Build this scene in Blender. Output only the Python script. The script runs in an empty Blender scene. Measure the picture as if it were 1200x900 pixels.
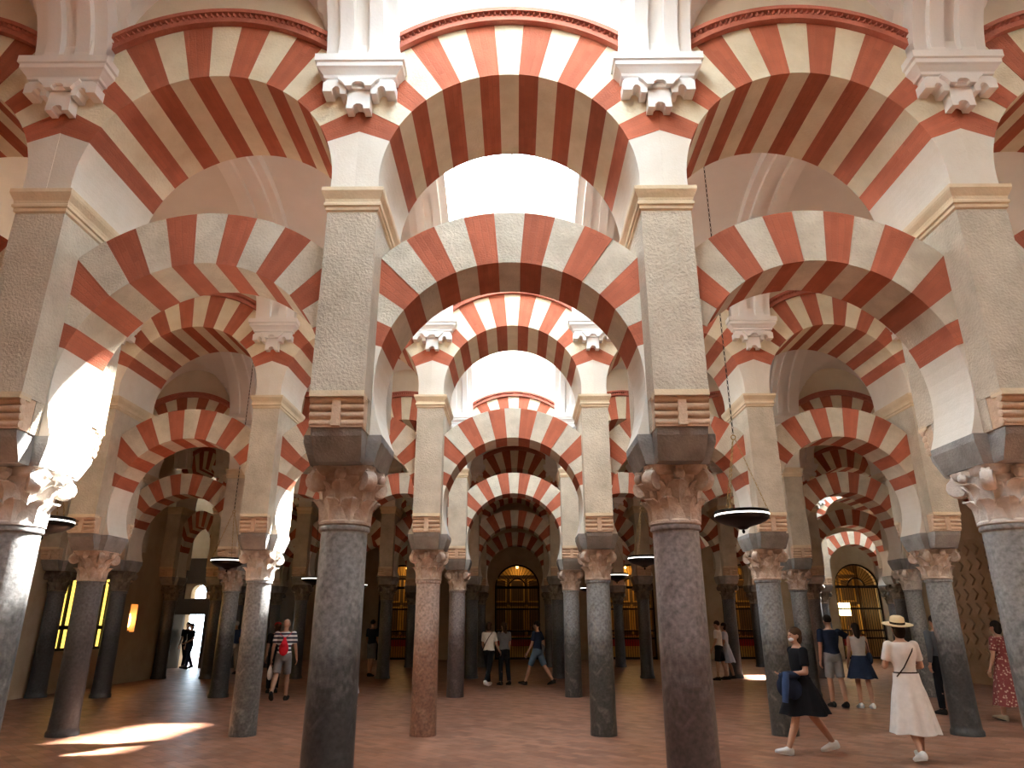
import bpy, bmesh, math, random
from mathutils import Vector, Matrix, Euler
random.seed(7)
scn = bpy.context.scene
PI = math.pi
R = math.radians

# ------------------------------------------------------------------ camera
S, D, Y1 = 2.7877, 5.9344, 5.9336          # bay width, aisle depth, distance of the front arcade row
CAM_Z = 1.62
cam = bpy.data.cameras.new('camera'); cam_o = bpy.data.objects.new('camera', cam)
scn.collection.objects.link(cam_o)
cam.sensor_width = 36.0; cam.lens = 814.2 / 1200 * 36; cam.clip_end = 200; cam.clip_start = .05
cam_o.location = (.0532, 0, CAM_Z)
cam_o.rotation_euler = (Matrix.Rotation(.0055, 3, 'Z') @ Matrix.Rotation(PI/2 + .33253, 3, 'X') @ Matrix.Rotation(-.0017, 3, 'Z')).to_euler()
scn.camera = cam_o

# ------------------------------------------------------------------ sky, sun, exposure
w = bpy.data.worlds.new('World'); scn.world = w; w.use_nodes = True
bg = w.node_tree.nodes['Background']
bg.inputs[0].default_value = (.70, .86, 1.0, 1); bg.inputs[1].default_value = 15.0
sun = bpy.data.lights.new('sun', 'SUN'); sun.energy = 100; sun.angle = R(2.2); sun.color = (1, .96, .89)
sun_o = bpy.data.objects.new('sun', sun); scn.collection.objects.link(sun_o)
sun_o.rotation_euler = Vector((-5.5, -3.5, -8.2)).to_track_quat('-Z', 'Y').to_euler()
scn.view_settings.view_transform = 'Standard'; scn.view_settings.look = 'None'
scn.view_settings.gamma = 1; scn.view_settings.use_curve_mapping = False
scn.view_settings.exposure = .28
scn.cycles.use_denoising = True
scn.cycles.max_bounces = 10; scn.cycles.diffuse_bounces = 7; scn.cycles.glossy_bounces = 3
scn.cycles.sample_clamp_indirect = 8
scn.cycles.caustics_reflective = False; scn.cycles.caustics_refractive = False

SKY_TOP = 9.5
SKYLIGHTS = [(0, 0), (1, 0), (2, 0), (1, 4), (1, -4), (0, 3), (4, 5)]    # (aisle, bay) roof lights; unseen side ones in two nearest aisles added for fill
def row_y(r): return Y1 + (r - 1) * D
def aisle_y(a): return row_y(a) + D / 2
for a, b in SKYLIGHTS:                                   # portals in the roof lights
    L = bpy.data.lights.new('skylight_portal', 'AREA'); L.shape = 'RECTANGLE'; L.size = 2.1; L.size_y = 4.8
    L.cycles.is_portal = True
    o = bpy.data.objects.new('skylight_portal', L); scn.collection.objects.link(o)
    o.location = (b * S, aisle_y(a), SKY_TOP - .02)

# ------------------------------------------------------------------ helpers
COL = scn.collection
MATS = {}
def nodes(name):
    m = bpy.data.materials.new(name); m.use_nodes = True
    MATS[name] = m
    return m, m.node_tree.nodes, m.node_tree.links, m.node_tree.nodes['Principled BSDF']
def stone(name, c1, c2, scale=3.0, rough=.8, bump=.25, fine=40, var=.06, spec=.3, metallic=0, c3=None):
    m, n, l, b = nodes(name)
    tc = n.new('ShaderNodeTexCoord'); oi = n.new('ShaderNodeObjectInfo')
    add = n.new('ShaderNodeVectorMath'); add.operation = 'ADD'
    mul = n.new('ShaderNodeMath'); mul.operation = 'MULTIPLY'; mul.inputs[1].default_value = 37.0
    l.new(oi.outputs['Random'], mul.inputs[0])
    l.new(tc.outputs['Object'], add.inputs[0]); l.new(mul.outputs[0], add.inputs[1])
    n1 = n.new('ShaderNodeTexNoise'); n1.inputs['Scale'].default_value = scale; n1.inputs['Detail'].default_value = 8
    n1.inputs['Roughness'].default_value = .65
    l.new(add.outputs[0], n1.inputs['Vector'])
    r = n.new('ShaderNodeValToRGB'); r.color_ramp.elements[0].position = .34; r.color_ramp.elements[1].position = .66
    r.color_ramp.elements[0].color = (*c1, 1); r.color_ramp.elements[1].color = (*c2, 1)
    if c3:
        e = r.color_ramp.elements.new(.5); e.color = (*c3, 1)
    l.new(n1.outputs['Fac'], r.inputs[0])
    hs = n.new('ShaderNodeHueSaturation')
    mr = n.new('ShaderNodeMapRange'); mr.inputs['To Min'].default_value = 1 - var; mr.inputs['To Max'].default_value = 1 + var
    l.new(oi.outputs['Random'], mr.inputs[0]); l.new(mr.outputs[0], hs.inputs['Value'])
    l.new(r.outputs[0], hs.inputs['Color']); l.new(hs.outputs[0], b.inputs['Base Color'])
    n2 = n.new('ShaderNodeTexNoise'); n2.inputs['Scale'].default_value = fine; n2.inputs['Detail'].default_value = 5
    l.new(add.outputs[0], n2.inputs['Vector'])
    bp = n.new('ShaderNodeBump'); bp.inputs['Strength'].default_value = bump; bp.inputs['Distance'].default_value = .02
    l.new(n2.outputs['Fac'], bp.inputs['Height']); l.new(bp.outputs[0], b.inputs['Normal'])
    b.inputs['Roughness'].default_value = rough; b.inputs['Specular IOR Level'].default_value = spec
    b.inputs['Metallic'].default_value = metallic
    return m
def plain(name, c, rough=.7, metallic=0, emit=None, estr=0, spec=.3, sheen=0):
    m, n, l, b = nodes(name)
    tc = n.new('ShaderNodeTexCoord'); n1 = n.new('ShaderNodeTexNoise'); n1.inputs['Scale'].default_value = 14
    n1.inputs['Detail'].default_value = 4
    l.new(tc.outputs['Object'], n1.inputs['Vector'])
    mr = n.new('ShaderNodeMapRange'); mr.inputs['To Min'].default_value = .82; mr.inputs['To Max'].default_value = 1.18
    l.new(n1.outputs['Fac'], mr.inputs[0])
    mx = n.new('ShaderNodeVectorMath'); mx.operation = 'SCALE'; mx.inputs[0].default_value = c
    l.new(mr.outputs[0], mx.inputs['Scale']); l.new(mx.outputs[0], b.inputs['Base Color'])
    b.inputs['Roughness'].default_value = rough; b.inputs['Metallic'].default_value = metallic
    b.inputs['Specular IOR Level'].default_value = spec
    if emit:
        b.inputs['Emission Color'].default_value = (*emit, 1); b.inputs['Emission Strength'].default_value = estr
    return m

# brick voussoirs: thin bricks laid radially (UV: u along the arc, v across)
def brick_red():
    m, n, l, b = nodes('red_brick')
    uv = n.new('ShaderNodeUVMap'); oi = n.new('ShaderNodeObjectInfo')
    mp = n.new('ShaderNodeMapping'); mp.inputs['Rotation'].default_value = (0, 0, PI/2)
    l.new(uv.outputs[0], mp.inputs['Vector'])
    br = n.new('ShaderNodeTexBrick')
    br.inputs['Scale'].default_value = 1; br.inputs['Brick Width'].default_value = .30; br.inputs['Row Height'].default_value = .055
    br.inputs['Mortar Size'].default_value = .006; br.inputs['Mortar Smooth'].default_value = .4
    br.inputs['Color1'].default_value = (.34, .10, .058, 1); br.inputs['Color2'].default_value = (.41, .122, .07, 1)
    br.inputs['Mortar'].default_value = (.35, .11, .065, 1)
    l.new(mp.outputs[0], br.inputs['Vector'])
    tc = n.new('ShaderNodeTexCoord')
    n1 = n.new('ShaderNodeTexNoise'); n1.inputs['Scale'].default_value = 5; n1.inputs['Detail'].default_value = 7
    l.new(tc.outputs['Object'], n1.inputs['Vector'])
    mr = n.new('ShaderNodeMapRange'); mr.inputs['To Min'].default_value = .7; mr.inputs['To Max'].default_value = 1.3
    l.new(n1.outputs['Fac'], mr.inputs[0])
    mr2 = n.new('ShaderNodeMapRange'); mr2.inputs['To Min'].default_value = .88; mr2.inputs['To Max'].default_value = 1.12
    l.new(oi.outputs['Random'], mr2.inputs[0])
    mu = n.new('ShaderNodeMath'); mu.operation = 'MULTIPLY'; l.new(mr.outputs[0], mu.inputs[0]); l.new(mr2.outputs[0], mu.inputs[1])
    sc = n.new('ShaderNodeVectorMath'); sc.operation = 'SCALE'
    l.new(br.outputs['Color'], sc.inputs[0]); l.new(mu.outputs[0], sc.inputs['Scale']); l.new(sc.outputs[0], b.inputs['Base Color'])
    bp = n.new('ShaderNodeBump'); bp.inputs['Strength'].default_value = .3; bp.inputs['Distance'].default_value = .01; bp.invert = True
    l.new(br.outputs['Fac'], bp.inputs['Height'])
    n2 = n.new('ShaderNodeTexNoise'); n2.inputs['Scale'].default_value = 60; l.new(tc.outputs['Object'], n2.inputs['Vector'])
    b2 = n.new('ShaderNodeBump'); b2.inputs['Strength'].default_value = .25; b2.inputs['Distance'].default_value = .02
    l.new(n2.outputs['Fac'], b2.inputs['Height']); l.new(bp.outputs[0], b2.inputs['Normal']); l.new(b2.outputs[0], b.inputs['Normal'])
    b.inputs['Roughness'].default_value = .85; b.inputs['Specular IOR Level'].default_value = .2
brick_red()
def floor_mat():
    m, n, l, b = nodes('floor_brick')
    tc = n.new('ShaderNodeTexCoord')
    mp = n.new('ShaderNodeMapping'); mp.inputs['Rotation'].default_value = (0, 0, R(45))
    l.new(tc.outputs['Object'], mp.inputs['Vector'])
    br = n.new('ShaderNodeTexBrick'); br.inputs['Scale'].default_value = 1
    br.inputs['Brick Width'].default_value = .30; br.inputs['Row Height'].default_value = .15; br.inputs['Mortar Size'].default_value = .005
    br.inputs['Color1'].default_value = (.16, .07, .042, 1); br.inputs['Color2'].default_value = (.29, .14, .088, 1)
    br.inputs['Mortar'].default_value = (.13, .075, .05, 1); br.inputs['Bias'].default_value = -.1
    l.new(mp.outputs[0], br.inputs['Vector'])
    n1 = n.new('ShaderNodeTexNoise'); n1.inputs['Scale'].default_value = .9; n1.inputs['Detail'].default_value = 6
    l.new(tc.outputs['Object'], n1.inputs['Vector'])
    mr = n.new('ShaderNodeMapRange'); mr.inputs['To Min'].default_value = .7; mr.inputs['To Max'].default_value = 1.35
    l.new(n1.outputs['Fac'], mr.inputs[0])
    sc = n.new('ShaderNodeVectorMath'); sc.operation = 'SCALE'
    l.new(br.outputs['Color'], sc.inputs[0]); l.new(mr.outputs[0], sc.inputs['Scale']); l.new(sc.outputs[0], b.inputs['Base Color'])
    bp = n.new('ShaderNodeBump'); bp.inputs['Strength'].default_value = .3; bp.inputs['Distance'].default_value = .006; bp.invert = True
    l.new(br.outputs['Fac'], bp.inputs['Height']); l.new(bp.outputs[0], b.inputs['Normal'])
    n2 = n.new('ShaderNodeTexNoise'); n2.inputs['Scale'].default_value = 4; l.new(tc.outputs['Object'], n2.inputs['Vector'])
    mr2 = n.new('ShaderNodeMapRange'); mr2.inputs['To Min'].default_value = .32; mr2.inputs['To Max'].default_value = .55
    l.new(n2.outputs['Fac'], mr2.inputs[0]); l.new(mr2.outputs[0], b.inputs['Roughness'])
    b.inputs['Specular IOR Level'].default_value = .35
floor_mat()
stone('cream_stone', (.65, .58, .43), (.79, .73, .58), 2.5, bump=.35, fine=45, var=.05)
stone('cream_rough', (.50, .455, .37), (.68, .63, .53), 3.0, bump=.6, fine=48, var=.05)
stone('pier_stone', (.42, .365, .285), (.60, .535, .435), 2.2, bump=.6, fine=42, var=.05)
stone('springer_plaster', (.68, .63, .54), (.77, .73, .66), 1.6, bump=.15, fine=50, var=.03)
stone('cornice_stone', (.60, .48, .31), (.74, .62, .45), 2, bump=.2, var=.03)
stone('wall_plaster', (.42, .33, .22), (.54, .45, .33), 1.2, bump=.15, fine=30, var=.02)
stone('lunette_plaster', (.62, .55, .44), (.72, .66, .55), 1.2, bump=.1, fine=30, var=.02)
stone('vault_plaster', (.74, .72, .69), (.81, .79, .76), 1.0, bump=.06, fine=30, var=.01)
stone('white_plaster', (.80, .79, .77), (.86, .85, .83), 1.5, bump=.08, fine=40, var=.02)
stone('corbel_brick', (.50, .35, .24), (.66, .50, .37), 4, bump=.4, var=.05)
stone('hood_brick', (.36, .11, .075), (.46, .16, .11), 5, bump=.3, var=.04)
stone('impost_stone', (.19, .185, .18), (.33, .325, .315), 3, bump=.4, fine=50, var=.12)
stone('capital_marble', (.34, .25, .19), (.60, .52, .45), 6, bump=.5, fine=35, var=.12, c3=(.46, .36, .29))
stone('capital_pale', (.52, .46, .40), (.76, .72, .67), 5, bump=.4, fine=35, var=.05)
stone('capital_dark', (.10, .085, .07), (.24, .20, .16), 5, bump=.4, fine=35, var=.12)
def shaft_mat(name, lo, hi, vein, rough=.42):
    m, n, l, b = nodes(name)
    tc = n.new('ShaderNodeTexCoord')
    sep = n.new('ShaderNodeSeparateXYZ'); l.new(tc.outputs['Object'], sep.inputs[0])
    n0 = n.new('ShaderNodeTexNoise'); n0.inputs['Scale'].default_value = 3.2; n0.inputs['Detail'].default_value = 8; n0.inputs['Roughness'].default_value = .7
    l.new(tc.outputs['Object'], n0.inputs['Vector'])
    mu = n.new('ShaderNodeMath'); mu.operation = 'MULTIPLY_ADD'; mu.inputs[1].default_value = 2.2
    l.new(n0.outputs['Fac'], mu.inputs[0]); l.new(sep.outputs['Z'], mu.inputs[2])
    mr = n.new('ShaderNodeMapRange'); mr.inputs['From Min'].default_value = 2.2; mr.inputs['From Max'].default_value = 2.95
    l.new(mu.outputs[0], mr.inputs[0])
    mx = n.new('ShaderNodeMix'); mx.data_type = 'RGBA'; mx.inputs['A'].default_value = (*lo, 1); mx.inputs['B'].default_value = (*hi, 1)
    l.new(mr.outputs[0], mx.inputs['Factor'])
    wv = n.new('ShaderNodeTexNoise'); wv.inputs['Scale'].default_value = 3.5; wv.inputs['Detail'].default_value = 9; wv.inputs['Distortion'].default_value = 1.5
    l.new(tc.outputs['Object'], wv.inputs['Vector'])
    cr = n.new('ShaderNodeValToRGB'); cr.color_ramp.elements[0].position = .52; cr.color_ramp.elements[1].position = .72
    cr.color_ramp.elements[0].color = (0, 0, 0, 1); cr.color_ramp.elements[1].color = (.75, .75, .75, 1)
    l.new(wv.outputs['Fac'], cr.inputs[0])
    m2 = n.new('ShaderNodeMix'); m2.data_type = 'RGBA'; m2.inputs['B'].default_value = (*vein, 1)
    l.new(mx.outputs['Result'], m2.inputs['A']); l.new(cr.outputs[0], m2.inputs['Factor'])
    ns = n.new('ShaderNodeTexNoise'); ns.inputs['Scale'].default_value = 26; ns.inputs['Detail'].default_value = 6; l.new(tc.outputs['Object'], ns.inputs['Vector'])
    ms = n.new('ShaderNodeMapRange'); ms.inputs['From Min'].default_value = .3; ms.inputs['From Max'].default_value = .7; ms.inputs['To Min'].default_value = .62; ms.inputs['To Max'].default_value = 1.38
    l.new(ns.outputs['Fac'], ms.inputs[0])
    vs = n.new('ShaderNodeVectorMath'); vs.operation = 'SCALE'; l.new(m2.outputs['Result'], vs.inputs[0]); l.new(ms.outputs[0], vs.inputs['Scale'])
    l.new(vs.outputs[0], b.inputs['Base Color'])
    n3 = n.new('ShaderNodeTexNoise'); n3.inputs['Scale'].default_value = 40; l.new(tc.outputs['Object'], n3.inputs['Vector'])
    bp = n.new('ShaderNodeBump'); bp.inputs['Strength'].default_value = .2; bp.inputs['Distance'].default_value = .01
    l.new(n3.outputs['Fac'], bp.inputs['Height']); l.new(bp.outputs[0], b.inputs['Normal'])
    b.inputs['Roughness'].default_value = rough
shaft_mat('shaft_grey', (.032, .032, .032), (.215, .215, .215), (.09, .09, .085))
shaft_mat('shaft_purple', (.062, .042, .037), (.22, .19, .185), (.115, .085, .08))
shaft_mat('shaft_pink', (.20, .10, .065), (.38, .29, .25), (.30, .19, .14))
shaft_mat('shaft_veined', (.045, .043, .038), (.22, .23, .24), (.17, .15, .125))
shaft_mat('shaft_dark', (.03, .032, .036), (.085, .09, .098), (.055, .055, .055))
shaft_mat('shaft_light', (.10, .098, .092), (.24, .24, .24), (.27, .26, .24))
plain('black_iron', (.012, .012, .013), .5, .3)
plain('bronze_dark', (.016, .013, .011), .4, .6)
plain('chain_brass', (.35, .24, .10), .35, .9)
plain('lamp_rim', (.8, .78, .72), .3, 0, (1, .95, .86), 3.0)  # emission stands in for light reflected off the dish rim
plain('gold', (.50, .30, .08), .4, .7)
plain('altar_dark', (.09, .05, .025), .6)
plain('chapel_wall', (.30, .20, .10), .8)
plain('wood_dark', (.035, .022, .015), .6)
plain('amber_glass', (.8, .55, .1), .3, 0, (1, .68, .12), 1.6)
plain('screen_glow', (.9, .7, .35), .4, 0, (1, .72, .30), 14)
plain('lamp_flame', (1, .6, .3), .4, 0, (1, .42, .12), 14)
plain('red_cloth', (.35, .02, .02), .7)

def new_obj(name, me, mat=None, parent=None, loc=(0, 0, 0), rz=0):
    o = bpy.data.objects.new(name, me); COL.objects.link(o)
    if mat and me and not me.materials: me.materials.append(MATS[mat])
    o.location = loc; o.rotation_euler = (0, 0, rz)
    if parent: o.parent = parent
    return o
def tag(o, label, cat, group=None):
    o['label'] = label; o['category'] = cat
    if group: o['group'] = group
    return o
def thing(name, label, cat, loc=(0, 0, 0), rz=0, group=None):
    o = new_obj(name, None, None, None, loc, rz); o.empty_display_size = .1
    return tag(o, label, cat, group)
def struct(o): o['kind'] = 'structure'; return o
def mesh(name, vf, mat=None, smooth=None):
    me = bpy.data.meshes.new(name); me.from_pydata([tuple(v) for v in vf[0]], [], vf[1])
    if mat: me.materials.append(MATS[mat])
    if smooth is not None:
        me.shade_smooth(); me.set_sharp_from_angle(angle=R(smooth))
    me.validate(); return me
def join(*vfs):
    V, F = [], []
    for v, f in vfs:
        k = len(V); V += list(v); F += [tuple(i + k for i in q) for q in f]
    return V, F
def xf(vf, M): return [M @ Vector(v) for v in vf[0]], vf[1]
def mv(vf, d): d = Vector(d); return [Vector(v) + d for v in vf[0]], vf[1]
def box(x0, x1, y0, y1, z0, z1):
    return ([(x0, y0, z0), (x1, y0, z0), (x1, y1, z0), (x0, y1, z0), (x0, y0, z1), (x1, y0, z1), (x1, y1, z1), (x0, y1, z1)],
            [(0, 3, 2, 1), (4, 5, 6, 7), (0, 1, 5, 4), (1, 2, 6, 5), (2, 3, 7, 6), (3, 0, 4, 7)])
def prism(poly, y0, y1):                    # polygon in x,z (counter-clockwise seen from -y) extruded along y
    n = len(poly)
    V = [(x, y0, z) for x, z in poly] + [(x, y1, z) for x, z in poly]
    F = [tuple(range(n)), tuple(range(2*n - 1, n - 1, -1))]
    F += [(i, i + n, (i + 1) % n + n, (i + 1) % n) for i in range(n)]
    return V, F
def rings(rs, closed=True):                 # loft equal-length rings
    n = len(rs[0]); V = [v for r in rs for v in r]; F = []
    for k in range(len(rs) - 1):
        for i in range(n):
            j = (i + 1) % n
            F.append((k*n + i, k*n + j, (k+1)*n + j, (k+1)*n + i))
    if closed: F += [tuple(range(n - 1, -1, -1)), tuple((len(rs)-1)*n + i for i in range(n))]
    return V, F
def rect_loft(prof):                        # (half x, half y, z)
    return rings([[(-a, -b, z), (a, -b, z), (a, b, z), (-a, b, z)] for a, b, z in prof])
def lathe(prof, n=24, ex=1, ey=1):
    return rings([[(r*ex*math.cos(2*PI*i/n), r*ey*math.sin(2*PI*i/n), z) for i in range(n)] for r, z in prof])
def frame_of(d):
    d = Vector(d).normalized(); a = Vector((0, 0, 1)) if abs(d.z) < .9 else Vector((1, 0, 0))
    u = d.cross(a).normalized(); return u, d.cross(u)
def cone(p0, r0, p1, r1, n=10, caps=0):     # tapered limb; caps=1 rounds the ends
    p0, p1 = Vector(p0), Vector(p1); d = (p1 - p0); L = d.length; dn = d.normalized(); u, v = frame_of(dn)
    prof = [(0, r0), (L, r1)]
    if caps:
        prof = [(-r0*.98, r0*.2), (-r0*.7, r0*.71)] + prof + [(L + r1*.7, r1*.71), (L + r1*.98, r1*.2)]
    return rings([[p0 + dn*t + (u*math.cos(2*PI*i/n) + v*math.sin(2*PI*i/n))*r for i in range(n)][::-1] for t, r in prof])
def tube(pts, r, n=6):
    pts = [Vector(p) for p in pts]; rs = []
    for k, p in enumerate(pts):
        d = pts[min(k+1, len(pts)-1)] - pts[max(k-1, 0)]; u, v = frame_of(d)
        rr = r[k] if isinstance(r, (list, tuple)) else r
        rs.append([p + (u*math.cos(2*PI*i/n) + v*math.sin(2*PI*i/n))*rr for i in range(n)][::-1])
    return rings(rs)
def ell(c, rx, ry, rz, n=14, m=8):
    return mv(rings([[(rx*math.sin(PI*k/m)*math.cos(2*PI*i/n), ry*math.sin(PI*k/m)*math.sin(2*PI*i/n), -rz*math.cos(PI*k/m)) for i in range(n)]
                     for k in [.25] + list(range(1, m)) + [m - .25]]), c)
def torus(c, Rr, r, n=24, m=6, axis='z'):
    V, F = [], []
    for i in range(n):
        a = 2*PI*i/n
        for j in range(m):
            b = 2*PI*j/m; q = (Rr + r*math.cos(b)); p = (q*math.cos(a), q*math.sin(a), r*math.sin(b))
            if axis == 'y': p = (p[0], p[2], p[1])
            if axis == 'x': p = (p[2], p[0], p[1])
            V.append(Vector(p) + Vector(c))
    for i in range(n):
        for j in range(m):
            F.append((i*m + j, ((i+1) % n)*m + j, ((i+1) % n)*m + (j+1) % m, i*m + (j+1) % m))
    return V, F

# ------------------------------------------------------------------ dimensions of one bay
PX = .222                                   # half width of a pier
LC, LR, LE = 3.55, 1.165, 1.69             # lower arch: centre height, intrados, extrados
UC, UR, UE = 5.427, 1.18, 1.79              # upper arch
LW, UW = 9.80, 9.25                         # angle of one voussoir
IMP_T, IMP_B, SH_T = 3.085, 2.84, 2.36
DZ = {1: .03, 2: -.07, 3: .03, 4: .0, 5: .0}
XCOL = lambda i: -11.28 if i == -4.5 else i * S
def bay_x(b): return (XCOL(b - .5) + XCOL(b + .5)) / 2
def bay_sx(b): return (XCOL(b + .5) - XCOL(b - .5)) / S
def low_sx(b): return ((XCOL(b + .5) - XCOL(b - .5)) / 2 - PX) / (S / 2 - PX)
BAYS = {1: range(-2, 3), 2: range(-3, 4), 3: range(-4, 5), 4: range(-4, 7), 5: range(-4, 7)}
ALLB = range(-4, 7)

# ------------------------------------------------------------------ floor and outer walls
YB, YF = -4.0, row_y(6)
XL, XR = -11.5, 13.1
def slab(name, vf, mat, parent=None):
    o = new_obj(name, mesh(name, vf, mat), None, parent)
    return o if parent else struct(o)
slab('floor', box(-20, 22, YB, YF + 4, -.3, 0), 'floor_brick')
slab('wall_back', box(-13, 14.5, YB - .4, YB, 0, 11), 'wall_plaster')
WY0, WY1, NY = 18.5, 21.1, 22.0
wl = slab('wall_left', join(box(XL - .6, XL, YB, WY0, 0, 11), box(XL - .6, XL, WY0, WY1, 0, .98), box(XL - .6, XL, WY0, WY1, 3.3, 11),
                            box(XL - .6, XL, WY1, NY - .2, 0, 11), box(XL - .6, XL, NY - .2, NY + .2, 0, 1.42), box(XL - .6, XL, NY - .2, NY + .2, 2.2, 11),
                            box(XL - .6, XL - .3, NY - .2, NY + .2, 1.42, 2.2), box(XL - .6, XL, NY + .2, 24.0, 0, 11), box(-17, XL - .6, 23.6, 24.0, 0, 11)), 'wall_plaster')
slab('wall_recess', box(-17, -16.6, 24.0, 29.9, 0, 11), 'wall_plaster')
DX0, DX1, DTOP = -13.32, -12.48, 2.0       # exit doorway
fan = [(DX0 + .12, 2.62)] + [((DX0+DX1)/2 - .30*math.cos(PI*k/10), 2.86 + .30*math.sin(PI*k/10)) for k in range(11)] + [(DX1 - .12, 2.62)]
slab('wall_exit', join(box(-17, DX0, 29.5, 29.9, 0, 11), box(DX1, -11.6, 29.5, 29.9, 0, 11), box(DX0, DX1, 29.5, 29.9, DTOP, 2.62),
                       prism([(DX0, 2.62)] + fan[::1] + [(DX1, 2.62), (DX1, 11), (DX0, 11)], 29.5, 29.9)), 'wall_plaster')
slab('wall_return', box(-12.0, -11.6, 29.9, YF, 0, 11), 'wall_plaster')
slab('wall_right', join(box(XR, XR + .6, YB, 22.4, 0, 11), box(XR + .6, 20, 22.0, 22.4, 0, 11), box(19.6, 20, 22.4, YF, 0, 11)), 'wall_plaster')
# carved brick lattice on the near right wall
wr = new_obj('trim_right_lattice', mesh('lattice_field', box(XR - .04, XR, 15.2, 21.9, .5, 3.9), 'wall_plaster')); struct(wr)
tile = mesh('lattice_tile', prism([(-.16, 0), (0, -.16), (.16, 0), (0, .16)], -.025, .025), 'wall_plaster')
for a in range(15):
    for b in range(8):
        o = new_obj('tile', tile, None, wr, (XR - .06, 15.6 + a*.42, .8 + b*.40), PI/2)
CHAPELS = [-5.6, .1, 5.7, 11.2, 16.8]
CH_W, CH_S, CH_R = 1.10, 3.32, 1.10
segs = []; x = -12.0
for c in CHAPELS:
    segs.append(box(x, c - CH_W, YF, YF + .5, 0, 11))
    segs.append(prism([(c - CH_W, 11), (c - CH_W, CH_S)] + [(c - CH_R*math.cos(PI*k/16), CH_S + CH_R*math.sin(PI*k/16)) for k in range(1, 16)] + [(c + CH_W, CH_S), (c + CH_W, 11)], YF, YF + .5))
    x = c + CH_W
segs.append(box(x, 20, YF, YF + .5, 0, 11))
slab('wall_far', join(*segs), 'wall_plaster')
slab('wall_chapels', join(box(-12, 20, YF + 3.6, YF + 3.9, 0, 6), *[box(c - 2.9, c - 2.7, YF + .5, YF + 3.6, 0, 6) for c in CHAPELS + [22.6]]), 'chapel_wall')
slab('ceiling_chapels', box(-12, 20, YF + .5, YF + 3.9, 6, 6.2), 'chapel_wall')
slab('ceiling_recess', box(-17, -11.6, 23.6, 29.9, 8.6, 8.8), 'vault_plaster')
slab('ceiling_rear', box(-12.1, 13.9, YB, .6, 7.0, 7.2), 'vault_plaster')

# ------------------------------------------------------------------ infill walls above the arches and vaults
HS = (D - 1.1) / 2
ZS = 6.65
RB = 1.80
def zA(x): return ZS + (1.33*math.sqrt(max(0, 1 - (x/1.06)**2)) if abs(x) < 1.06 else 0)
def zB(y): return ZS + RB*math.sqrt(max(0, 1 - (y/HS)**2))
def lunette(z1):
    pts = []
    for k in range(25):
        x = S/2 - S*k/24; pts.append((x, UC + math.sqrt(UE**2 - x*x)))
    return [(-S/2, z1), ] + pts[::-1] + [(S/2, z1)]
LUN = {h: mesh('lunette', prism([(x, z) for x, z in lunette(h)][::1], -.585, .585), 'lunette_plaster') for h in (SKY_TOP, 9.0)}
for r in range(0, 6):
    root = new_obj('wall_arcade_%d' % (r + 1), mesh('arcade_top', box(-12.1, 19.9, row_y(r) - .3, row_y(r) + .3, 9.0, 9.1), 'wall_plaster')); struct(root)
    for b in ALLB:
        hi = (r, b) in SKYLIGHTS or (r - 1, b) in SKYLIGHTS
        o = new_obj('lunette', LUN[SKY_TOP if hi else 9.0], None, root, (bay_x(b), row_y(r), 0)); o.scale.x = bay_sx(b)
def vault_cell():
    xs = sorted(set([-S/2, S/2] + [1.06*math.sin(R(t)) for t in range(-90, 91, 6)]))
    ys = sorted(set([HS*math.sin(R(t)) for t in range(-90, 91, 5)]))
    V = [(x, y, max(zA(x), zB(y))) for y in ys for x in xs]; n = len(xs)
    F = [(k*n + i, (k+1)*n + i, (k+1)*n + i + 1, k*n + i + 1) for k in range(len(ys)-1) for i in range(n-1)]
    return mesh('vault_cell', (V, F), 'vault_plaster', 25)
CELL = vault_cell()
def rib_mesh():
    # cross-section across x (half): raised bands with a sunk groove in the middle
    sec = [(-.34, .0), (-.34, .165), (-.215, .165), (-.205, .215), (-.075, .215), (-.065, .15), (.065, .15), (.075, .215), (.205, .215), (.215, .165), (.34, .165), (.34, 0)]
    path = [(-HS, ZS - .05, 0), (-HS, ZS + .05, 0)] + [(-HS*math.cos(R(t)), ZS + RB*math.sin(R(t)), 0) for t in range(4, 180, 4)] + [(HS, ZS + .05, 0), (HS, ZS - .05, 0)]
    rs = []
    for k, (y, z, _) in enumerate(path):
        a = path[max(0, k-1)]; c = path[min(len(path)-1, k+1)]
        d = Vector((c[0]-a[0], c[1]-a[1])).normalized(); nrm = Vector((d.y, -d.x))     # points to the inside of the vault
        rs.append([(sx, y + nrm.x*h, z + nrm.y*h) for sx, h in sec])
    return mesh('rib', rings(rs), 'white_plaster', 30)
RIB = rib_mesh()
shaft_wall = mesh('light_shaft_wall', join(box(-S/2, -1.06, -HS, HS, 8.3, SKY_TOP), box(1.06, S/2, -HS, HS, 8.3, SKY_TOP)), 'white_plaster')
def spandrel():
    # wall above a rib up to the shaft, filling under z 8.15
    poly = [(-HS, 8.35)] + [(-HS*math.cos(R(t)), ZS + RB*math.sin(R(t))) for t in range(0, 181, 6)] + [(HS, 8.35)]
    a = prism(poly, -.15, .15)
    M = Matrix.Rotation(PI/2, 4, 'Z')
    return mesh('spandrel', join(mv(xf(a, M), (-1.22, 0, 0)), mv(xf(a, M), (1.22, 0, 0))), 'white_plaster')
SPAN = spandrel()
sky_frame = mesh('skylight_frame', join(*[box(-1.06, 1.06, y - .02, y + .02, SKY_TOP - .06, SKY_TOP) for y in (-HS + .02, -HS/2, 0, HS/2, HS - .02)],
                                       *[box(x - .02, x + .02, -HS, HS, SKY_TOP - .06, SKY_TOP) for x in (-1.04, 0, 1.04)]), 'white_plaster')
nwin = 1
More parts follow.
